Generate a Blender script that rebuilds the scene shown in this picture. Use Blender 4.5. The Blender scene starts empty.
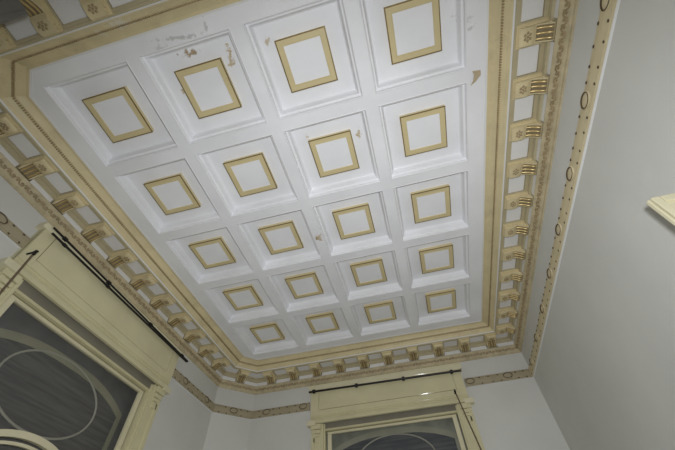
import bpy, bmesh, math, random
from mathutils import Vector, Matrix
random.seed(7)
C = bpy.context.scene.collection
S = 0.75            # one ceiling coffer is 0.75 m
ZO = 5.58           # ceiling datum above the floor, in coffers
def W(x, y, z): return Vector((x*S, y*S, (z+ZO)*S))

# ------------------------------------------------------------------ materials
def mat(name, rgb, rough=.5, metal=0., bump=.15, bscale=40., mott=.06, mscale=3., stains=(), coat=0., spec=.5,
        dirt=None, dirt_amt=0., dirt_scale=6.):
    m = bpy.data.materials.new(name); m.use_nodes = True
    nt = m.node_tree; N = nt.nodes; L = nt.links
    b = N['Principled BSDF']
    b.inputs['Roughness'].default_value = rough; b.inputs['Metallic'].default_value = metal
    b.inputs['Specular IOR Level'].default_value = spec
    if coat:
        b.inputs['Coat Weight'].default_value = coat; b.inputs['Coat Roughness'].default_value = .09
    geo = N.new('ShaderNodeNewGeometry')
    nz = N.new('ShaderNodeTexNoise'); nz.inputs['Scale'].default_value = mscale; nz.inputs['Detail'].default_value = 5
    L.new(geo.outputs['Position'], nz.inputs['Vector'])
    mr = N.new('ShaderNodeMapRange')
    mr.inputs['From Min'].default_value = .3; mr.inputs['From Max'].default_value = .7
    mr.inputs['To Min'].default_value = 1-mott; mr.inputs['To Max'].default_value = 1+mott*.5
    L.new(nz.outputs['Fac'], mr.inputs['Value'])
    mul = N.new('ShaderNodeVectorMath'); mul.operation = 'SCALE'
    mul.inputs[0].default_value = rgb
    L.new(mr.outputs['Result'], mul.inputs['Scale'])
    col = mul.outputs['Vector']
    def mixto(col, fac, c):
        mx = N.new('ShaderNodeMix'); mx.data_type = 'RGBA'
        L.new(fac, mx.inputs['Factor']); L.new(col, mx.inputs[6]); mx.inputs[7].default_value = (*c, 1)
        return mx.outputs[2]
    if dirt:
        n3 = N.new('ShaderNodeTexNoise'); n3.inputs['Scale'].default_value = dirt_scale; n3.inputs['Detail'].default_value = 8
        n3.inputs['Roughness'].default_value = .7
        L.new(geo.outputs['Position'], n3.inputs['Vector'])
        m3 = N.new('ShaderNodeMapRange'); m3.inputs['From Min'].default_value = .52; m3.inputs['From Max'].default_value = .75
        m3.inputs['To Max'].default_value = dirt_amt
        L.new(n3.outputs['Fac'], m3.inputs['Value'])
        col = mixto(col, m3.outputs['Result'], dirt)
    if stains:
        n2 = N.new('ShaderNodeTexNoise'); n2.inputs['Scale'].default_value = 34; n2.inputs['Detail'].default_value = 4
        L.new(geo.outputs['Position'], n2.inputs['Vector'])
        for (x, y, z, rx, ry, ang, c, amt) in stains:
            p = W(x, y, z)
            sub = N.new('ShaderNodeVectorMath'); sub.operation = 'SUBTRACT'
            L.new(geo.outputs['Position'], sub.inputs[0]); sub.inputs[1].default_value = p
            mp = N.new('ShaderNodeMapping'); mp.vector_type = 'TEXTURE'
            mp.inputs['Rotation'].default_value = (0, 0, math.radians(ang))
            mp.inputs['Scale'].default_value = (rx*S*1.45, ry*S*1.45, .5)
            L.new(sub.outputs['Vector'], mp.inputs['Vector'])
            ln = N.new('ShaderNodeVectorMath'); ln.operation = 'LENGTH'
            L.new(mp.outputs['Vector'], ln.inputs[0])
            ad = N.new('ShaderNodeMath'); ad.operation = 'MULTIPLY_ADD'
            L.new(n2.outputs['Fac'], ad.inputs[0]); ad.inputs[1].default_value = 4.2
            L.new(ln.outputs['Value'], ad.inputs[2])
            m2 = N.new('ShaderNodeMapRange')
            m2.inputs['From Min'].default_value = 2.45; m2.inputs['From Max'].default_value = 3.0
            m2.inputs['To Min'].default_value = amt; m2.inputs['To Max'].default_value = 0
            L.new(ad.outputs['Value'], m2.inputs['Value'])
            col = mixto(col, m2.outputs['Result'], c)
    L.new(col, b.inputs['Base Color'])
    if bump:
        nb = N.new('ShaderNodeTexNoise'); nb.inputs['Scale'].default_value = bscale; nb.inputs['Detail'].default_value = 6
        L.new(geo.outputs['Position'], nb.inputs['Vector'])
        bp = N.new('ShaderNodeBump'); bp.inputs['Strength'].default_value = bump; bp.inputs['Distance'].default_value = .01
        L.new(nb.outputs['Fac'], bp.inputs['Height']); L.new(bp.outputs['Normal'], b.inputs['Normal'])
    return m

BROWN = (.36, .25, .13); TANS = (.50, .38, .20); GREY = (.38, .37, .36)
PANEL_STAINS = [(-.53, -2.338, .05, .055, .022, 12, BROWN, .9), (-.19, -2.2, .05, .028, .065, 18, TANS, .9),
                (.195, -2.241, .05, .022, .022, 0, TANS, .7), (.82, -1.16, .05, .022, .05, 15, TANS, .9),
                (.26, -1.264, .05, .02, .02, 0, TANS, .6), (-.765, -2.05, .05, .022, .03, 0, TANS, .7),
                (1.86, -2.0, .05, .02, .03, 0, GREY, .35)]
BEAM_STAINS = [(-.50, -2.48, -.089, .17, .012, 8, GREY, .55), (-.70, -2.43, -.089, .05, .03, 40, GREY, .4),
               (-.25, -2.51, -.089, .012, .05, 10, GREY, .5), (1.975, -1.9, -.089, .025, .02, 0, GREY, .45),
               (1.975, -1.97, -.089, .02, .02, 0, GREY, .35), (.006, .06, -.089, .03, .05, 30, TANS, .5),
               (-.884, -2.35, -.089, .05, .02, 30, GREY, .3)]
WALL_STAINS = []
M = {}
M['white'] = mat('white ceiling paint', (.86, .87, .905), .55, bump=.12, bscale=25, mott=.07, mscale=2.5, stains=BEAM_STAINS)
M['coffer'] = mat('white coffer paint', (.86, .87, .905), .5, bump=.12, bscale=25, mott=.06, mscale=3, stains=PANEL_STAINS)
M['wall'] = mat('white wall plaster', (.64, .645, .615), .6, bump=.25, bscale=9, mott=.06, mscale=1.8)
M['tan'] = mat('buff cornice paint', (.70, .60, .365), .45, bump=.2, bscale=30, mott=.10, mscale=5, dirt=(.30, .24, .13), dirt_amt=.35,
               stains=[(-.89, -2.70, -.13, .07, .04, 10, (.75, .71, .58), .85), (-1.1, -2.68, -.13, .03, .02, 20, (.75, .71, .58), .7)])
M['soffit'] = mat('shade toned buff soffit paint', (.50, .44, .285), .5, bump=.2, bscale=30, mott=.12, mscale=6, dirt=(.27, .23, .14), dirt_amt=.35)  # dimmer light on the soffit put into a darker buff
M['bed'] = mat('mottled darker buff bed paint', (.56, .48, .31), .55, bump=.3, bscale=40, mott=.18, mscale=9, dirt=(.22, .17, .10), dirt_amt=.5, dirt_scale=10)  # darker and more mottled than the crown's buff
M['tanframe'] = mat('buff frame paint', (.66, .56, .315), .4, bump=.1, mott=.06)
M['gilt'] = mat('aged gilt', (.26, .185, .07), .4, metal=.35, bump=.1, mott=.2, mscale=12)
M['goldflute'] = mat('worn gold leaf', (.58, .44, .20), .30, metal=.45, bump=.1, mott=.2, mscale=12)
M['groove'] = mat('dark groove', (.22, .175, .10), .6, bump=.1)
M['leaf'] = mat('tarnished leaf ornament', (.40, .31, .175), .5, metal=.1, bump=.2, mott=.25, mscale=14)
M['fillet'] = mat('white fillet paint', (.78, .78, .77), .5, bump=.05, mott=.05)
M['cream'] = mat('cream gloss enamel', (.66, .62, .40), .5, bump=.06, bscale=12, mott=.07, mscale=4, coat=.3, spec=.25)
M['cream_pale'] = mat('pale cream gloss enamel', (.71, .67, .47), .5, bump=.05, bscale=12, mott=.06, mscale=4, coat=.3, spec=.25)
M['iron'] = mat('black iron', (.018, .016, .015), .4, metal=.3, bump=.1)
M['cord'] = mat('dull brown cord', (.15, .11, .07), .7, bump=.3, bscale=120)
M['rail'] = mat('darker picture rail paint', (.40, .35, .235), .5, bump=.2, bscale=30, mott=.12, mscale=6, dirt=(.25, .2, .12), dirt_amt=.4)  # darker and greyer than the right wall's rail
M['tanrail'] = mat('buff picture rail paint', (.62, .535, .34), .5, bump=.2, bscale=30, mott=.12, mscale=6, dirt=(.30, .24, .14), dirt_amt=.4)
M['stud'] = mat('dark bronze studs', (.10, .07, .04), .5, metal=.2, bump=.1)
M['glassdark'] = mat('dark night pane', (.055, .055, .056), .45, bump=.15, bscale=30, mott=.25, mscale=6, spec=.4)
M['glassspan'] = mat('dark spandrel pane', (.14, .14, .137), .4, bump=.15, bscale=30, mott=.2, mscale=6, spec=.4)
M['glassgreen'] = mat('grey green spandrel pane', (.25, .26, .215), .4, bump=.2, bscale=20, mott=.25, mscale=6, spec=.4)
M['glassblue'] = mat('blue grey pane', (.055, .06, .07), .4, bump=.15, bscale=30, mott=.25, mscale=6, spec=.4)
M['lead_olive'] = mat('olive leaded band', (.25, .25, .185), .5, bump=.1, mott=.15)
M['lead_pale'] = mat('pale olive leaded band', (.31, .31, .245), .5, bump=.1, mott=.15)
M['ring'] = mat('grey lead ring', (.32, .32, .27), .5, bump=.1, mott=.1)
M['flake'] = mat('peeling paint underside', (.46, .38, .25), .7, bump=.2, mott=.1)
M['rawwood'] = mat('bare dusty wood', (.24, .22, .17), .8, bump=.2, mott=.15)
M['boxshade'] = mat('shade darkened grey paint', (.17, .165, .15), .7, bump=.15)  # shade of the grazingly lit pelmet box boards put into the grey
M['inside'] = mat('shade dark wood', (.07, .068, .065), .8, bump=.2)  # shade of the box cavity put into the colour
M['floor'] = mat('pale floorboards', (.55, .52, .47), .5, bump=.2)
# streaks along the left pane, lighter and darker by noise
def streak(m, axis, lo, hi):
    nt = m.node_tree; N = nt.nodes; L = nt.links; b = N['Principled BSDF']
    geo = N.new('ShaderNodeNewGeometry'); mp = N.new('ShaderNodeMapping')
    mp.inputs['Scale'].default_value = (1, 1.2, 22) if axis == 'y' else (1.2, 1, 22)
    nz = N.new('ShaderNodeTexNoise'); nz.inputs['Scale'].default_value = 2.2; nz.inputs['Detail'].default_value = 6
    L.new(geo.outputs['Position'], mp.inputs['Vector']); L.new(mp.outputs['Vector'], nz.inputs['Vector'])
    rp = N.new('ShaderNodeMapRange'); rp.inputs['From Min'].default_value = .35; rp.inputs['From Max'].default_value = .7
    L.new(nz.outputs['Fac'], rp.inputs['Value'])
    mx = N.new('ShaderNodeMix'); mx.data_type = 'RGBA'; L.new(rp.outputs['Result'], mx.inputs['Factor'])
    mx.inputs[6].default_value = (*lo, 1); mx.inputs[7].default_value = (*hi, 1)
    L.new(mx.outputs[2], b.inputs['Base Color'])
streak(M['glassdark'], 'y', (.085, .085, .084), (.13, .13, .125))
streak(M['glassblue'], 'x', (.06, .065, .075), (.11, .115, .12))

# ------------------------------------------------------------------ mesh helpers
class MB:
    def __init__(s): s.bm = bmesh.new()
    def face(s, pts):
        vs = [s.bm.verts.new(p) for p in pts]
        try: s.bm.faces.new(vs)
        except ValueError: pass
    def hexa(s, p):                       # 8 points: bottom 4, top 4
        v = [s.bm.verts.new(q) for q in p]
        for f in ((0,1,2,3),(7,6,5,4),(0,4,5,1),(1,5,6,2),(2,6,7,3),(3,7,4,0)): s.bm.faces.new([v[i] for i in f])
    def box(s, a, b, f=None):
        x0,y0,z0 = a; x1,y1,z1 = b
        p = [(x0,y0,z0),(x1,y0,z0),(x1,y1,z0),(x0,y1,z0),(x0,y0,z1),(x1,y0,z1),(x1,y1,z1),(x0,y1,z1)]
        s.hexa([f(*q) for q in p] if f else p)
    def loft(s, rings, caps=True, closed=True):
        R = [[s.bm.verts.new(p) for p in r] for r in rings]
        n = len(R[0])
        for a, b in zip(R, R[1:]):
            for i in range(n if closed else n-1):
                s.bm.faces.new((a[i], a[(i+1)%n], b[(i+1)%n], b[i]))
        if caps and closed:
            s.bm.faces.new(R[0]); s.bm.faces.new(R[-1])
    def tube(s, pts, r, n=8, closed=False):
        pts = [Vector(p) for p in pts]; rings = []
        m = len(pts)
        for i, p in enumerate(pts):
            if closed: t = pts[(i+1) % m]-pts[i-1]
            else: t = pts[min(i+1, m-1)]-pts[max(i-1, 0)]
            t.normalize()
            up = Vector((0,0,1)) if abs(t.z) < .9 else Vector((1,0,0))
            a = t.cross(up).normalized(); b = t.cross(a)
            rr = r[i] if isinstance(r, (list, tuple)) else r
            rings.append([p+a*math.cos(2*math.pi*k/n)*rr+b*math.sin(2*math.pi*k/n)*rr for k in range(n)])
        if closed: rings.append(rings[0])
        s.loft(rings, caps=not closed)
        if closed: bmesh.ops.remove_doubles(s.bm, verts=s.bm.verts, dist=1e-6)
    def ball(s, c, r, f=None, seg=8, rg=5):
        rings = []
        for i in range(rg+1):
            th = math.pi*i/rg; th = min(max(th, .05), math.pi-.05)
            q = [(c[0]+r[0]*math.sin(th)*math.cos(2*math.pi*k/seg), c[1]+r[1]*math.sin(th)*math.sin(2*math.pi*k/seg), c[2]+r[2]*math.cos(th)) for k in range(seg)]
            rings.append([f(*p) for p in q] if f else q)
        s.loft(rings)
    def build(s, name, m, parent=None, smooth=None, bevel=0):
        bmesh.ops.recalc_face_normals(s.bm, faces=s.bm.faces)
        me = bpy.data.meshes.new(name); s.bm.to_mesh(me); s.bm.free()
        me.materials.append(m)
        o = bpy.data.objects.new(name, me); C.objects.link(o)
        if smooth is not None:
            me.shade_smooth()
            try: me.set_sharp_from_angle(angle=math.radians(smooth))
            except Exception: pass
        if bevel:
            b = o.modifiers.new('edge', 'BEVEL'); b.width = bevel; b.segments = 2; b.limit_method = 'ANGLE'
        if parent: o.parent = parent
        return o
def empty(name, loc, rz=0):
    o = bpy.data.objects.new(name, None); C.objects.link(o); o.location = loc; o.rotation_euler = (0, 0, rz)
    o.empty_display_size = .05
    return o
def tag(o, label, cat, group=None):
    o['label'] = label; o['category'] = cat
    if group: o['group'] = group
    return o
def struct(o): o['kind'] = 'structure'; return o
def put(o, parent):            # parent keeping world coordinates
    o.parent = parent; o.matrix_parent_inverse = Matrix.Translation(-Vector(parent.location)) if parent.type == 'EMPTY' else Matrix()
    return o
def copy_tree(o, parent=None):
    c = o.copy(); C.objects.link(c)
    if parent: c.parent = parent
    for ch in list(o.children): copy_tree(ch, c)
    return c
ORD = ['', 'first', 'second', 'third', 'fourth', 'fifth', 'sixth', 'seventh', 'eighth', 'ninth', 'tenth', 'eleventh', 'twelfth', 'thirteenth']

# ------------------------------------------------------------------ room outline
XR, YB, YF, CH = 2.646, 3.146, 3.116, .5
PATH = [(XR, -YF), (XR, YB), (-XR+CH, YB), (-XR, YB-CH), (-XR, -YF+CH), (-XR+CH, -YF)]
SEG = ['right', 'back', 'back_left', 'left', 'front_left', 'front']
NP = len(PATH)
def seg(i):
    a = Vector(PATH[i]); b = Vector(PATH[(i+1) % NP]); t = (b-a); l = t.length; t /= l
    return a, t, Vector((-t.y, t.x)), l
def mitre(i, d):               # vertex i of the outline pushed d into the room
    a, t, n, l = seg(i); a0, t0, n0, l0 = seg(i-1)
    k = d/(1+n.dot(n0)); p = a+(n+n0)*k
    return p
def on(i, s, d):
    a, t, n, l = seg(i); p = a+t*s+n*d
    return p
def sweep(mb, i, prof, s0=None, s1=None):
    def ring(end, s):
        r = []
        for d, z in prof:
            p = (mitre(i, d) if end == 0 else mitre((i+1) % NP, d)) if s is None else on(i, s, d)
            r.append(W(p.x, p.y, z))
        return r
    mb.loft([ring(0, s0), ring(1, s1)])

FLOOR = -ZO
# floor, walls
mb = MB(); mb.box((-3.2, -3.7, FLOOR-.2), (3.2, 3.7, FLOOR), W); struct(mb.build('floor', M['floor']))
WIN = {1: dict(c=0.0, hole=1.06), 2: dict(c=.277, hole=1.06)}
WT, WB = -1.20, -4.35           # window opening top and bottom
def wall(i, holes=None):
    a, t, n, l = seg(i)
    mb = MB()
    ext = .0
    def f(s, d, z):
        p = on(i, s, d); return W(p.x, p.y, z)
    def outer(end, d):
        return mitre(i if end == 0 else (i+1) % NP, d)
    T = -.22
    def slab(s0, s1, z0, z1):
        q = []
        for z in (z0, z1):
            for (s, d) in ((s0, 0), (s1, 0), (s1, T), (s0, T)):
                p = outer(0, d) if s == 'a' else outer(1, d) if s == 'b' else on(i, s, d)
                q.append(W(p.x, p.y, z))
        mb.hexa(q)
    if holes:
        h0, h1 = holes
        slab('a', h0, FLOOR, .3); slab(h1, 'b', FLOOR, .3); slab(h0, h1, WT, .3); slab(h0, h1, FLOOR, WB)
    else: slab('a', 'b', FLOOR, .3)
    return struct(mb.build('wall_'+SEG[i], M['wall']))
def s_of(i, x, y):
    a, t, n, l = seg(i); return (Vector((x, y))-a).dot(t)
for i in range(NP):
    if SEG[i] == 'left':
        c = s_of(i, -XR, 0); wall(i, (c-1.16, c+1.16))
    elif SEG[i] == 'back':
        c = s_of(i, .277, YB); wall(i, (c-1.16, c+1.16))
    else: wall(i)

# ------------------------------------------------------------------ ceiling with 4 x 5 coffers
ZB, ZP = -.097, .017
FD = .516
fx, fy = XR-FD, YB-FD
xs = [-fx]+[v for c in (-1.5, -.5, .5, 1.5) for v in (c-.442, c+.442)]+[fx]
ys = [-fy]+[v for c in (-2, -1, 0, 1, 2) for v in (c-.442, c+.442)]+[fy]
mb = MB()
for a in range(len(xs)-1):
    for b in range(len(ys)-1):
        if a % 2 == 1 and b % 2 == 1: continue
        q = [(xs[a], ys[b]), (xs[a+1], ys[b]), (xs[a+1], ys[b+1]), (xs[a], ys[b+1])]
        if a == 0 and b == 0: q = [(xs[1], ys[0]), (xs[1], ys[1]), (xs[0], ys[1])]
        if a == 0 and b == len(ys)-2: q = [(xs[0], ys[b]), (xs[1], ys[b]), (xs[1], ys[b+1])]
        r0 = [W(x, y, ZB) for x, y in q]; r1 = [W(x, y, ZP+.03) for x, y in q]
        mb.loft([r0, r1])
bmesh.ops.remove_doubles(mb.bm, verts=mb.bm.verts, dist=1e-5)
dup_faces = {}
for f in list(mb.bm.faces):                      # drop the inner faces two beam cells share
    k = tuple(sorted(v.index for v in f.verts))
mb.bm.verts.index_update()
for f in mb.bm.faces:
    dup_faces.setdefault(tuple(sorted(v.index for v in f.verts)), []).append(f)
bmesh.ops.delete(mb.bm, geom=[f for fs in dup_faces.values() if len(fs) > 1 for f in fs], context='FACES')
mb.box((-XR-.2, -YB-.2, ZP+.03), (XR+.2, YB+.2, ZP+.2), W)
CEIL = struct(mb.build('ceiling', M['white']))

def sq(h, z): return [(-h*S, -h*S, z*S), (h*S, -h*S, z*S), (h*S, h*S, z*S), (-h*S, h*S, z*S)]
def make_coffer():
    r = empty('ceiling_coffer', (0, 0, 0))
    m = MB()                                      # stepped white moulding round the recess, z relative to the panel
    m.loft([sq(h, z) for h, z in ((.442, .0), (.442, -.114), (.436, -.117), (.430, -.112), (.426, -.080), (.418, -.073), (.408, -.072), (.402, -.064), (.394, -.027), (.386, -.007), (.376, 0))], caps=False)
    m.build('coffer_moulding', M['coffer'], r)
    m = MB(); m.box((-.442*S, -.442*S, 0), (.442*S, .442*S, .03*S)); m.build('coffer_panel', M['coffer'], r)
    m = MB()                                      # square frame, mitred, standing proud of the panel
    m.loft([sq(h, z) for h, z in ((.233, 0), (.233, -.0455), (.231, -.0495), (.228, -.0485), (.215, -.0485), (.212, -.0485), (.185, -.0485), (.182, -.0515), (.176, -.0515), (.173, -.046), (.173, -.036))], caps=False)
    fr = m.build('square_frame', M['tanframe'], r)
    m = MB()
    for h, z in ((.233, -.044),):
        m.loft([sq(h-.001, z+.003), sq(h+.003, z+.002), sq(h+.0035, z-.002), sq(h+.001, z-.0065), sq(h-.007, z-.0065)], caps=False)
    e = m.build('gilt_edge', M['gilt'], fr); e['label'] = 'dark gilt outer edge of the square frame'
    m = MB(); m.loft([sq(.174, -.04), sq(.174, -.034)]); m.build('centre_panel', M['coffer'], r)
    return r
proto = make_coffer(); first = True
for j in range(5):
    for i in range(4):
        o = proto if first else copy_tree(proto); first = False
        o.location = W(i-1.5, j-2, ZP)
        extra = {(1, 0): ', brown stains on its panel', (2, 0): ', small tan spot', (2, 1): ', tan peeled spots'}.get((i, j), '')
        tag(o, f'white ceiling coffer with gilt square frame, {ORD[4-i]} from right wall, {ORD[5-j]} row from back window', 'ceiling coffer', 'square coffers of the ceiling')

# ------------------------------------------------------------------ cornice: one trim per side
ZS = -.247
crown = [(.524, -.03), (.524, -.103), (.514, -.107), (.498, -.106), (.490, -.111), (.445, -.141), (.440, -.150), (.432, -.150), (.427, -.155), (.427, -.166),
         (.420, -.168), (.412, -.174), (.396, -.194), (.388, -.200), (.384, -.212), (.372, -.226), (.366, -.231), (.366, -.03)]
fieldlip = [(.540, -.06), (.540, -.101), (.522, -.104), (.522, -.06)]
fillet = [(.370, -.19), (.370, -.229), (.3675, -.2335), (.362, -.2385), (.356, -.239), (.352, -.239), (.352, -.19)]
soffit_base = [(.35, -.19), (.35, -.224), (.10, -.224), (.10, -.19)]
s_in = [(.359, -.20), (.359, -.2385), (.354, ZS-.004), (.335, ZS-.004), (.332, ZS), (.311, ZS), (.311, -.20)]
s_out = [(.128, -.20), (.128, ZS), (.118, ZS), (.115, -.252), (.098, -.252), (.094, -.292), (.072, -.297), (.0, -.297), (.0, -.20)]
strip = [(.0, -.298), (.070, -.298), (.070, -.362), (.0, -.362)]
bed = [(.0, -.362), (.078, -.362), (.082, -.372), (.074, -.382), (.066, -.390), (.030, -.440), (.026, -.450), (.018, -.456), (.014, -.476), (.0, -.478)]
BR = {                                            # bracket stations along each wall (distance from the segment start)
    'right': [s_of(0, XR, -1.762+.4456*k) for k in range(-3, 11)],
    'back': [s_of(1, 2.217-.447*k, YB) for k in range(10)],
    'back_left': [seg(2)[3]/2],
    'left': [s_of(3, -XR, 2.25-.45*k) for k in range(11)],
    'front_left': [seg(4)[3]/2],
    'front': [s_of(5, -1.405-.453+.453*k, -YF) for k in range(10)],
}
PW = .12                                          # half length of a soffit panel
def quadpath(i0, s0, i1, s1, d0, d1, z0, z1, mb):
    """flat bar following the outline between two stations (may turn one corner)"""
    def sec(p0, p1): return [W(p0.x, p0.y, z0), W(p1.x, p1.y, z0), W(p1.x, p1.y, z1), W(p0.x, p0.y, z1)]
    rings = [sec(on(i0, s0, d0), on(i0, s0, d1))]
    if i0 != i1: rings.append(sec(mitre(i1, d0), mitre(i1, d1)))
    rings.append(sec(on(i1, s1, d0), on(i1, s1, d1)))
    mb.loft(rings)
TR = {}
for i in range(NP):
    nm = SEG[i]; a, t, n, l = seg(i)
    mb = MB(); sweep(mb, i, crown)
    tr = struct(mb.build('trim_%d' % (i+1), M['tan'], smooth=35)); TR[nm] = tr
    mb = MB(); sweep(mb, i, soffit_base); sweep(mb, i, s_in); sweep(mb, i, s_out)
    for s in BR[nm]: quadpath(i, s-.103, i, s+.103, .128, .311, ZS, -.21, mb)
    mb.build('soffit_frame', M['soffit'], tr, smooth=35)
    mb = MB(); sweep(mb, i, fillet); sweep(mb, i, fieldlip); mb.build('white_fillet', M['fillet'], tr)
    mb = MB(); sweep(mb, i, bed); band = mb.build('ornament_band', M['bed'], tr, smooth=35)
    mb = MB()                                     # small ribs in the hollow of the crown
    l0 = (mitre(i, .433)-a).dot(t); l1 = (mitre((i+1) % NP, .433)-a).dot(t)
    k = int((l1-l0)/.023)
    for q in range(k):
        s = l0+(q+.5)*(l1-l0)/k
        def f(u, d, z):
            p = on(i, s+u, d); return W(p.x, p.y, z)
        mb.box((-.0065, .421, -.172), (.0065, .4365, -.153), f)
    mb.build('bead_row', M['leaf'], tr)['label'] = 'row of small brown ribs in the crown hollow'
    mb = MB()                                     # scrolling leaves on the bed mould
    l0 = (mitre(i, .05)-a).dot(t); l1 = (mitre((i+1) % NP, .05)-a).dot(t)
    k = max(2, int((l1-l0)/.052)); nrm = Vector((.05, -.036)).normalized()
    for q in range(k):
        s = l0+(q+.5)*(l1-l0)/k
        def g(u, v, w, s=s):                      # u along, v down the slope, w out of it
            d = .048-.584*v+.811*w; z = -.415-.811*v-.584*w
            p = on(i, s+u, d); return W(p.x, p.y, z)
        sg = 1 if q % 2 else -1
        mb.tube([g(.026*math.cos(a_)*(1-.10*a_), sg*.022*math.sin(a_)*(1-.10*a_), .004) for a_ in [x*.7 for x in range(9)]], [.0065*S]*5+[.006*S, .005*S, .004*S, .003*S], 5)
        mb.ball((.0, 0, .004), (.008, .008, .007), g, 6, 4)
        mb.ball((.031, -sg*.012, .003), (.006, .012, .006), g, 6, 4)
    lf = mb.build('scroll_leaves', M['leaf'], band, smooth=50); lf['label'] = 'brown tarnished scrolling leaf relief'
# soffit panels and white strips between brackets
def soffit(nm, i0, s0, i1, s1):
    mb = MB(); quadpath(i0, s0, i1, s1, .133, .306, -.232, -.222, mb)
    mb.build('soffit_panel', M['fillet'], TR[nm])['label'] = 'white recessed soffit panel'
def wstrip(nm, i0, s0, i1, s1):
    mb = MB(); quadpath(i0, s0, i1, s1, .0, .072, -.362, -.297, mb)
    mb.build('frieze_strip', M['fillet'], TR[nm])['label'] = 'white upright strip between brackets'
allst = [(i, s) for i in range(NP) for s in BR[SEG[i]] if .05 < s < seg(i)[3]-.05]
for i in range(NP): sorted(BR[SEG[i]])
order = []
for i in range(NP): order += [(i, s) for s in sorted(BR[SEG[i]])]
for (i0, s0), (i1, s1) in zip(order, order[1:]+order[:1]):
    if i0 == i1:
        soffit(SEG[i0], i0, s0+.108, i1, s1-.108); wstrip(SEG[i0], i0, s0+.09, i1, s1-.09)
    else:
        own = SEG[i1] if 'left' in SEG[i1] and '_' in SEG[i1] else SEG[i0]
        # a corner panel: leave it out where the brackets crowd the corner
        l = seg(i0)[3]
        soffit(own, i0, s0+.108, i1, s1-.108); wstrip(own, i0, s0+.09, i1, s1-.09)

# ------------------------------------------------------------------ scroll brackets
bprof = [(.072, .02), (.072, -.100), (.086, -.106), (.104, -.099), (.125, -.082), (.150, -.064), (.178, -.050), (.203, -.046), (.214, -.052), (.226, -.060),
         (.245, -.066), (.300, -.066), (.322, -.062), (.336, -.052), (.340, -.040), (.336, -.028), (.328, -.020), (.328, .02)]
def make_bracket():
    r = empty('cornice_bracket', (0, 0, 0))
    m = MB(); hw = .072
    m.loft([[(u*S, d*S, z*S) for d, z in bprof] for u in (-hw, hw)])
    for sg in (-1, 1):                            # raised volutes on the two sides
        for (cd, cz, rr) in ((.300, -.034, .026), (.106, -.072, .024)):
            m.tube([(sg*hw*S, (cd+rr*(1-.11*k)*math.cos(k*.75))*S, (cz+rr*(1-.11*k)*math.sin(k*.75))*S) for k in range(9)], .006*S, 5)
    body = m.build('bracket_body', M['tan'], r, smooth=40)
    m = MB()
    m.box((-.094*S, .068*S, -.014*S), (.094*S, .345*S, .0))
    m.box((-.086*S, .070*S, -.022*S), (.086*S, .340*S, -.014*S))
    m.build('cap_slab', M['tan'], r)
    m = MB()                                      # rosette on the underside of the front block
    for k in range(6):
        c_, s_ = math.cos(k*math.pi/3), math.sin(k*math.pi/3)
        m.ball((.030*c_*S, (.276+.024*s_)*S, -.067*S), (.014*S, .012*S, .007*S), None, 6, 4)
    m.ball((0, .276*S, -.069*S), (.012*S, .011*S, .009*S), None, 6, 4)
    ro = m.build('rosette', M['leaf'], body, smooth=60); ro['label'] = 'small brown rosette on the bracket tip'
    path = [(.090, -.109), (.106, -.101), (.127, -.084), (.152, -.066), (.180, -.052), (.200, -.048)]
    m = MB(); m.loft([[(u*S, d*S, (z+e)*S) for u, e in ((-.060, .012), (-.060, -.002), (.060, -.002), (.060, .012))] for d, z in path])
    m.build('groove_bed', M['groove'], body)['label'] = 'dark grooves between the gold reeds'
    for u in (-.042, 0, .042):
        m = MB(); m.tube([(u*S, d*S, z*S) for d, z in path], [.006*S, .010*S, .011*S, .011*S, .010*S, .006*S], 8)
        fl = m.build('gold_flute', M['goldflute'], r, smooth=60); fl['label'] = 'gold reed along the bracket underside'
    return r
pb = make_bracket(); first = True
NAMES = {'right': ('gold-reeded scroll bracket under right wall cornice, {} from the back corner', 'brackets under the right cornice', True),
         'back': ('gold-reeded scroll bracket under cornice above back window, {} from the right corner', 'brackets under the back cornice', False),
         'left': ('gold-reeded scroll bracket under cornice above left window, {} from the back angled corner', 'brackets under the left cornice', False),
         'front': ('gold-reeded scroll bracket under cornice at top left of photo, {} from the angled corner', 'brackets under the front cornice', False),
         'back_left': ('gold-reeded scroll bracket alone on the angled corner between the two windows', 'brackets on the angled corners', False),
         'front_left': ('gold-reeded scroll bracket alone on the angled corner at the photo\'s left edge', 'brackets on the angled corners', False)}
for i in range(NP):
    nm = SEG[i]; a, t, n, l = seg(i)
    sts = sorted(BR[nm], reverse=NAMES[nm][2])
    for k, s in enumerate(sts):
        if nm == 'right' and k > 10: continue
        if nm == 'front' and k > 2: continue
        o = pb if first else copy_tree(pb); first = False
        p = on(i, s, 0)
        o.location = W(p.x, p.y, ZS); o.rotation_euler = (0, 0, math.atan2(n.y, n.x)-math.pi/2)
        lab, g, _ = NAMES[nm]
        tag(o, lab.format(ORD[k+1]), 'bracket', g)

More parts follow.
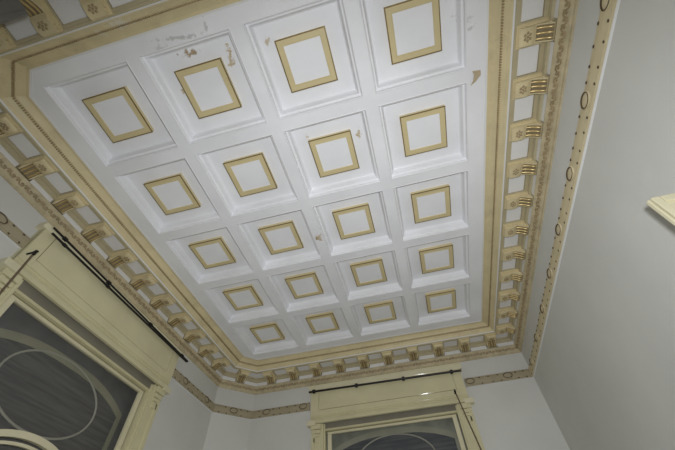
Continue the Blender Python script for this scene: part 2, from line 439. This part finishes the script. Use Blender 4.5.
# ------------------------------------------------------------------ picture rail
RZ0, RZ1 = -.775, -.905
rprof = [(0, -.772), (.020, -.772), (.026, -.778), (.026, -.786), (.020, -.792), (.034, -.800), (.038, -.815), (.036, -.860), (.030, -.885), (.038, -.896), (.036, -.909), (0, -.910)]
rfil = [(0, -.909), (.018, -.909), (.018, -.915), (0, -.917)]
cnt = 6
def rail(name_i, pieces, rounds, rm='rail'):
    global cnt; cnt += 1
    mb = MB()
    for (i, s0, s1) in pieces: sweep(mb, i, rprof, s0, s1)
    r = struct(mb.build('trim_%d' % cnt, M[rm], smooth=35))
    mb = MB()
    for (i, s0, s1) in pieces: sweep(mb, i, rfil, s0, s1)
    mb.build('white_fillet', M['fillet'], r)
    for (i, s) in rounds:
        def f(u, z, w):
            p = on(i, s+u, .036+w); return W(p.x, p.y, -.832+z)
        m = MB()
        m.loft([[f(.082*k1*math.cos(q*math.pi/10), .052*k1*math.sin(q*math.pi/10), w) for q in range(20)] for k1, w in ((1, -.03), (1, .005), (.93, .010), (.84, .009), (.80, .003), (.72, .004), (.45, .008), (.1, .010))])
        ro = m.build('oval_roundel', M[rm], r, smooth=50)
        m = MB(); m.tube([f(.067*math.cos(q*math.pi/10), .0425*math.sin(q*math.pi/10), .005) for q in range(20)], .0075*S, 5, closed=True)
        m.build('dark_ring', M['stud'], ro)['label'] = 'dark ring inside the oval roundel'
    m = MB(); any_ = False
    for (i, s0, s1) in pieces:
        rs = [s for (j, s) in rounds if j == i]
        if not rs: continue
        lo = s0 if s0 is not None else .05; hi = s1 if s1 is not None else seg(i)[3]-.05
        ks = sorted(rs); 
        if ks:
            ks = [ks[0]-.687]+ks+[ks[-1]+.687]
        for b0 in ks:
            for (du, z) in ((.12, -.895), (.15, -.80), (.25, -.895), (.30, -.80), (.42, -.895), (.44, -.80), (.54, -.895), (.56, -.80)):
                s = b0+du
                if s < lo+.04 or s > hi-.04: continue
                if any(abs(s-q) < .09 for q in rs): continue
                def f(u, w, zz):
                    p = on(i, s+u, .034+w); return W(p.x, p.y, z+zz)
                m.ball((0, 0, 0), (.015, .009, .012), f, 6, 4); any_ = True
    if any_: m.build('rail_studs', M['stud'], r, smooth=60)['label'] = 'dark bronze studs in two rows'
    else: m.bm.free()
    return r
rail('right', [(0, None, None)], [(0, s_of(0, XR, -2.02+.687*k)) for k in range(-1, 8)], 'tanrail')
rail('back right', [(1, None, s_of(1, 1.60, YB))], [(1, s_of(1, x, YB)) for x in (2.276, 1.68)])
cs = seg(2)[3]
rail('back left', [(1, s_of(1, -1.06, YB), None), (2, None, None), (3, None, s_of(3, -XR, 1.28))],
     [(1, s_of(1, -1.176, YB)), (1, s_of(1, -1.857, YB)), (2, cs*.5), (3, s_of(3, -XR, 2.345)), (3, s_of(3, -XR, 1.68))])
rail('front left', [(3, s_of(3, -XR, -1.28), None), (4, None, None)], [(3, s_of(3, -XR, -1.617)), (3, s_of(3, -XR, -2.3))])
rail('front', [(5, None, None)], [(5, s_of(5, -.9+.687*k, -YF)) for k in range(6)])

# ------------------------------------------------------------------ windows
def window(idx, F, axis, spec):
    """F(u, d, z) -> world; u along the wall (right-hand side positive seen from the room)"""
    cm, pm = spec['cream'], spec['pale']
    def prism(mb, prof, u0, u1): mb.loft([[F(u, d, z) for d, z in prof] for u in (u0, u1)])
    def bx(mb, u0, u1, d0, d1, z0, z1): mb.box((u0, d0, z0), (u1, d1, z1), F)
    def half_round(d, z, r, n=6): return [(d, z+r)]+[(d+r*math.sin(math.pi*k/n), z+r*math.cos(math.pi*k/n)) for k in range(1, n)]+[(d, z-r)]
    # the casing round the opening
    mb = MB()
    for sg in (-1, 1):
        a, b = (.985, 1.275) if sg > 0 else (-1.275, -.985)
        o0, o1 = (1.10, 1.255) if sg > 0 else (-1.255, -1.10)
        bx(mb, o0, o1, -.01, .045, WB-.1, -1.16)
        bx(mb, *((1.225, 1.285) if sg > 0 else (-1.285, -1.225)), -.01, .062, WB-.1, -1.16)
        bx(mb, *((1.085, 1.115) if sg > 0 else (-1.115, -1.085)), -.05, .055, WB-.1, -1.16)
        bx(mb, *((1.062, 1.16) if sg > 0 else (-1.16, -1.062)), -.05, .02, WB-.1, -1.16)
        bx(mb, *((1.135, 1.16) if sg > 0 else (-1.16, -1.135)), -.24, -.05, WB-.1, -1.16)
    bx(mb, -1.16, 1.16, -.05, .005, -1.254, -1.225); bx(mb, -1.16, 1.16, -.24, -.05, -1.225, -1.165)          # head
    prism(mb, half_round(.005, -1.238, .009), -1.09, 1.09)
    bx(mb, -1.30, 1.30, -.22, .10, WB-.16, WB-.06)          # sill
    w = struct(mb.build('window_%d' % idx, cm, bevel=.003))
    # sash
    mb = MB()
    bx(mb, -1.04, 1.04, -.075, -.045, -1.297, -1.262)
    prism(mb, half_round(-.045, -1.287, .008), -.985, .985)
    for sg in (-1, 1):
        bx(mb, *((.975, 1.04) if sg > 0 else (-1.04, -.975)), -.075, -.045, WB-.06, -1.297)
    bx(mb, -1.04, 1.04, -.12, -.045, WB-.06, WB+.06)
    mb.build('window_frame', pm, w, bevel=.003)
    # leaded panes behind the tracery
    def arch(u):                                           # flat arch with square shoulders
        return spec['ztop']-.20*min(1., abs(u))**2.6
    us = [(-1.0+2.0*k/36) for k in range(37)]
    mb = MB(); mb.loft([[F(u, d, arch(u)-.02) for d in (-.215, -.205)]+[F(u, d, WB) for d in (-.205, -.215)] for u in us])
    pn = mb.build('pane', spec['glass'], w)
    mb = MB()
    mb.loft([[F(u, d, -1.20) for d in (-.216, -.208)]+[F(u, d, arch(u)) for d in (-.208, -.216)] for u in us])
    for sg in (-1, 1):
        bx(mb, *((.998, 1.14) if sg > 0 else (-1.14, -.998)), -.216, -.2075, WB, -1.20)
    mb.build('spandrel_pane', spec['span'], w)
    th = spec['bandw']
    mb = MB()
    mb.loft([[F(u, -.196, arch(u)), F(u, -.196, arch(u)-th), F(u, -.21, arch(u)-th), F(u, -.21, arch(u))] for u in us])
    for sg in (-1, 1):
        bx(mb, *((.935, 1.0) if sg > 0 else (-1.0, -.935)), -.209, -.1945, WB, arch(.935)-.03)
    mb.build('arched_band', spec['band'], w)
    mb = MB(); cu = spec['ringc']
    mb.tube([F(cu+.615*math.cos(k*math.pi/24), -.200, -1.73+.36*math.sin(k*math.pi/24)) for k in range(48)], .012*S, 6, closed=True)
    mb.build('oval_ring', M['ring'], w)
    # curved meeting rail of the lower light
    mb = MB(); us2 = [-.97+1.94*k/36 for k in range(37)]
    def zr(u): return -2.135-1.0+math.sqrt(max(0, 1.0-u*u*.95))
    mb.loft([[F(u, -.03, zr(u)), F(u, -.03, zr(u)-.055), F(u, -.075, zr(u)-.055), F(u, -.075, zr(u))] for u in us2])
    mb.loft([[F(u, -.045, zr(u)-.085), F(u, -.045, zr(u)-.11), F(u, -.075, zr(u)-.11), F(u, -.075, zr(u)-.085)] for u in us2])
    mb.build('curved_rail', spec['pale'], w, smooth=40)
    # little stacked blocks at the casing heads
    for sg in (-1, 1):
        mb = MB()
        for k, (z0, z1, d) in enumerate(((-1.24, -1.165, .085), (-1.30, -1.25, .075), (-1.345, -1.31, .068), (-1.43, -1.355, .062))):
            hw = (.085, .07, .06, .045)[k]
            bx(mb, sg*1.205-hw, sg*1.205+hw, .03, d, z0, z1)
        mb.build('corbel_block', cm, w, bevel=.003)
    # pelmet
    mb = MB()
    prof = [(.060, -.60), (.074, -.60), (.074, -.975), (.085, -.978), (.085, -1.055)]
    prof += [(.085, -1.068), (.074, -1.074), (.074, -1.084)]
    prof += [(.090, -1.088), (.096, -1.10), (.104, -1.12), (.104, -1.150), (.096, -1.158), (.060, -1.158)]
    prism(mb, prof, -1.295, 1.295)
    bx(mb, -1.295, -1.265, 0, .07, -1.158, -.60); bx(mb, 1.265, 1.295, 0, .07, -1.158, -.60)
    pel = mb.build('pelmet', cm, w, smooth=35)
    mb = MB(); bx(mb, -1.265, 1.265, -.006, .004, -1.228, -.64)
    mb.build('pelmet_back', M['rawwood'], pel)['label'] = 'unpainted greyish wood inside the pelmet'
    mb = MB()                                              # raised rim round the sunk field
    bx(mb, -1.292, -1.155, .08, .098, -1.05, -.63); bx(mb, 1.155, 1.292, .08, .098, -1.05, -.63)
    bx(mb, -1.155, 1.155, .08, .098, -1.05, -.962)
    bx(mb, -1.145, 1.145, .07, .094, -.953, -.60)
    mb.build('pelmet_rim', cm, pel, bevel=.002)
    mb = MB()
    ct = spec['cap']; cap = [(0, ct), (.10, ct), (.114, ct-.006), (.118, ct-.02), (.116, -.604), (.104, -.617), (.098, -.632), (.0, -.632)]
    prism(mb, cap, -1.335, 1.335)
    for sg in (-1, 1):
        bx(mb, sg*1.28-.07, sg*1.28+.07, .0, .112, -1.185, -1.115)
    mb.build('pelmet_cap', pm, pel, smooth=35)
    return w
FL = lambda u, d, z: W(-XR+d, u, z)
FB = lambda u, d, z: W(.277+u, YB-d, z)
window(1, FL, 'y', dict(cream=M['cream'], pale=M['cream_pale'], glass=M['glassdark'], span=M['glassspan'], band=M['lead_olive'], ringc=0, ztop=-1.35, cap=-.568, bandw=.085))
window(2, FB, 'x', dict(cream=M['cream'], pale=M['cream_pale'], glass=M['glassblue'], span=M['glassgreen'], band=M['lead_pale'], ringc=0, ztop=-1.283, cap=-.528, bandw=.085))

# ------------------------------------------------------------------ curtain rods on the pelmets
def rod(F, pts, r, knobs, lab, kr=.028, wall_d=.112):
    a = F(*pts[0]); o = empty('curtain_rod', a)
    def loc(*p): return F(*p)-a
    m = MB(); m.tube([loc(*pts[0]), loc(*pts[1])], r*S, 10); m.build('rod', M['iron'], o, smooth=50)
    for k in knobs:
        t = (k-pts[0][0])/(pts[1][0]-pts[0][0])
        d = pts[0][1]+(pts[1][1]-pts[0][1])*t; z = pts[0][2]+(pts[1][2]-pts[0][2])*t
        m = MB(); m.tube([loc(k-.022, d, z), loc(k+.022, d, z)], kr*S*.8, 10)
        m.tube([loc(k, d, z), loc(k, .09, z+.012)], .012*S, 8)
        m.build('rod_holder', M['iron'], o, smooth=50)
    tag(o, lab, 'curtain rod')
    return o
lr = rod(FL, [(-1.263, .135, -.596), (1.468, .135, -.642)], .0115, [-1.10, -.38, .49, 1.30], 'black iron double curtain rod along the top of the left window pelmet')
ra = F0 = FL(-1.263, .135, -.596)
m = MB(); m.tube([FL(-1.235, .135, -.655)-ra, FL(1.44, .135, -.660)-ra], .0125*S, 10); m.build('rod', M['iron'], lr, smooth=50)
for k in (-1.06, -.36):
    m = MB(); m.tube([FL(k-.02, .135, -.656)-ra, FL(k+.02, .135, -.656)-ra], .019*S, 10); m.build('rod_holder', M['iron'], lr, smooth=50)
rod(FB, [(-1.046-.277, .135, -.652), (1.585-.277, .135, -.686)], .017, [-.954-.277, -.187-.277, .625-.277, 1.427-.277], 'single black iron curtain rod with knobs along the back window pelmet', kr=.042)

# hanging draw cords with their hooks
def cord(F, top, bot, lab, mats, r):
    a = F(*top); o = empty('draw_cord', a)
    def loc(*p): return F(*p)-a
    u, d, z = top
    m = MB(); m.tube([loc(u, .08, z+.01), loc(u, d-.02, z+.012), loc(u, d, z+.03), loc(u, d+.03, z+.01), loc(u, d+.025, z-.02), loc(u, d, z-.03)], .010*S, 8)
    m.ball((0, 0, 0), (.018*S, .018*S, .022*S), None, 8, 6)
    m.build('hook', M['iron'], o, smooth=60)
    n = 10
    m = MB(); m.tube([loc(*[top[q]+(bot[q]-top[q])*k/n for q in range(3)]) for k in range(n+1)], r*S, 8); m.build('cord', mats, o, smooth=60)
    m = MB(); m.loft([[(loc(*bot)+Vector((q*math.cos(k*math.pi/5), q*math.sin(k*math.pi/5), dz))*S) for k in range(10)] for q, dz in ((.008, .02), (.022, 0), (.028, -.04), (.03, -.10), (.014, -.13))])
    m.build('cord_pull', M['stud'], o, smooth=60)
    tag(o, lab, 'draw cord')
cord(FL, (-1.251, .19, -.985), (-1.18, .19, -2.3), 'dull brown cord hanging from hook at near end of left window pelmet', M['cord'], .010)
cord(FB, (1.384-.277, .20, -1.03), (1.53-.277, .20, -2.1), 'brown cord hanging from hook at right end of back window pelmet', M['cord'], .009)

# ------------------------------------------------------------------ shutter leaf standing out from the right wall
SHX, SHY, SHZ = 2.40, -1.11, -1.862
o = empty('shutter_leaf', W(XR, SHY, SHZ-2.4))
def shb(m, x0, x1, y0, y1, z0, z1):
    q = W(XR, SHY, SHZ-2.4)
    m.box((x0, y0, z0), (x1, y1, z1), lambda x, y, z: W(x, y, z)-q)
m = MB()
shb(m, SHX, XR, SHY-.028, SHY, SHZ-2.4, SHZ); shb(m, SHX+.03, XR, SHY-.038, SHY-.026, SHZ-2.4, SHZ-.02)
m.build('leaf_board', M['cream_pale'], o, bevel=.004)
m = MB()
for (x0, x1, z0, z1) in ((SHX, SHX+.05, SHZ-2.4, SHZ), (XR-.05, XR, SHZ-2.4, SHZ), (SHX+.05, XR-.05, SHZ-.06, SHZ), (SHX+.05, XR-.05, SHZ-2.4, SHZ-2.3), (SHX+.05, XR-.05, SHZ-1.2, SHZ-1.12)):
    shb(m, x0+.006, x1, SHY-.052, SHY-.036, z0, z1-.01)
m.build('leaf_frame', M['cream_pale'], o, bevel=.003)
for z in (-.3, -2.1):
    m = MB(); q = W(XR, SHY, SHZ-2.4)
    m.tube([W(XR-.008, SHY-.05, SHZ+z)-q, W(XR-.008, SHY-.05, SHZ+z-.12)-q], .009*S, 8); m.build('hinge', M['stud'], o, smooth=50)
tag(o, 'cream shutter leaf standing out edge-on from the right wall at photo\'s right edge', 'shutter')

# ------------------------------------------------------------------ open pelmet box on the front wall
q0 = W(-1.65, -YF, -.86); o = empty('pelmet_box', q0)
def pbx(m, a, b): m.box(a, b, lambda x, y, z: W(x, y, z)-q0)
m = MB(); pbx(m, (-2.03, -2.945, -.86), (-1.25, -2.912, -.575)); m.build('front_board', M['boxshade'], o, bevel=.003)
m = MB(); pbx(m, (-2.03, -YF, -.86), (-2.0, -2.945, -.575)); m.build('end_board', M['boxshade'], o)
m = MB(); pbx(m, (-1.28, -YF, -.86), (-1.25, -2.945, -.575)); m.build('end_board', M['boxshade'], o)
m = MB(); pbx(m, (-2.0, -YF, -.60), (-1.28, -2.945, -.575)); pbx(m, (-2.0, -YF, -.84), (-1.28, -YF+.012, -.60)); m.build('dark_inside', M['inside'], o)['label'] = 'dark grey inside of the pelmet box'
tag(o, 'open-bottomed dark grey pelmet box on the front wall in the photo\'s top left corner', 'pelmet')

# ------------------------------------------------------------------ loose paint
def flake(verts, faces, lab):
    bm = bmesh.new(); vs = [bm.verts.new(W(*v)) for v in verts]
    for f in faces: bm.faces.new([vs[k] for k in f])
    me = bpy.data.meshes.new('paint_flake'); bm.to_mesh(me); bm.free(); me.materials.append(M['flake'])
    ob = bpy.data.objects.new('paint_flake', me); C.objects.link(ob)
    so = ob.modifiers.new('thick', 'SOLIDIFY'); so.thickness = .002
    ob.parent = CEIL; ob['label'] = lab
flake([(1.985, -1.535, -.090), (2.065, -1.525, -.090), (1.995, -1.50, -.115), (2.055, -1.485, -.125), (1.985, -1.45, -.122), (2.01, -1.44, -.128), (1.965, -1.40, -.108)],
      [(0, 1, 3, 2), (2, 3, 5, 4), (4, 5, 6)], 'curled tan paint flake hanging from white ceiling edge near the right cornice')
flake([(-.035, .02, -.0895), (.02, .045, -.095), (0, .07, -.115), (.055, -.01, -.10), (-.045, .095, -.10), (.045, .125, -.105), (.01, .085, -.095)],
      [(0, 1, 2), (1, 3, 2), (0, 2, 4), (2, 5, 6)], 'small brown curled paint flake at a beam crossing in mid ceiling')

# ------------------------------------------------------------------ camera and light
Rr = [(0.96760908, 0.25011443, -0.03428477), (-0.21589863, 0.74944725, -0.62587267), (-0.13084516, 0.61300211, 0.77917133)]
cpos = (0.85418967, -2.71003712, -3.44579447)
cam = bpy.data.cameras.new('camera'); co = bpy.data.objects.new('camera', cam); C.objects.link(co)
cam.sensor_width = 36; cam.lens = 336.5028/675*36; cam.clip_start = .01
X = Vector(Rr[0]); Y = -Vector(Rr[1]); Z = -Vector(Rr[2])
mw = Matrix(((X.x, Y.x, Z.x, 0), (X.y, Y.y, Z.y, 0), (X.z, Y.z, Z.z, 0), (0, 0, 0, 1)))
mw.translation = W(*cpos); co.matrix_world = mw
bpy.context.scene.camera = co
ld = bpy.data.lights.new('camera flash', 'SPOT'); lo = bpy.data.objects.new('camera_flash', ld); C.objects.link(lo)
ld.energy = 228; ld.shadow_soft_size = .06; ld.spot_size = math.radians(158); ld.spot_blend = 1.0
ld.color = (.975, .985, 1.0)
mw2 = mw @ Matrix.Rotation(math.radians(-2.5), 4, 'Y') @ Matrix.Rotation(math.radians(-27), 4, 'X'); mw2.translation = W(*(Vector(cpos)+X*.09+Y*.26)); lo.matrix_world = mw2
w = bpy.data.worlds.new('world'); bpy.context.scene.world = w; w.use_nodes = True
w.node_tree.nodes['Background'].inputs[0].default_value = (0, 0, 0, 1)
sc = bpy.context.scene
sc.view_settings.view_transform = 'Standard'; sc.view_settings.look = 'None'
sc.view_settings.exposure = 0; sc.view_settings.gamma = 1
sc.cycles.max_bounces = 8; sc.cycles.diffuse_bounces = 6
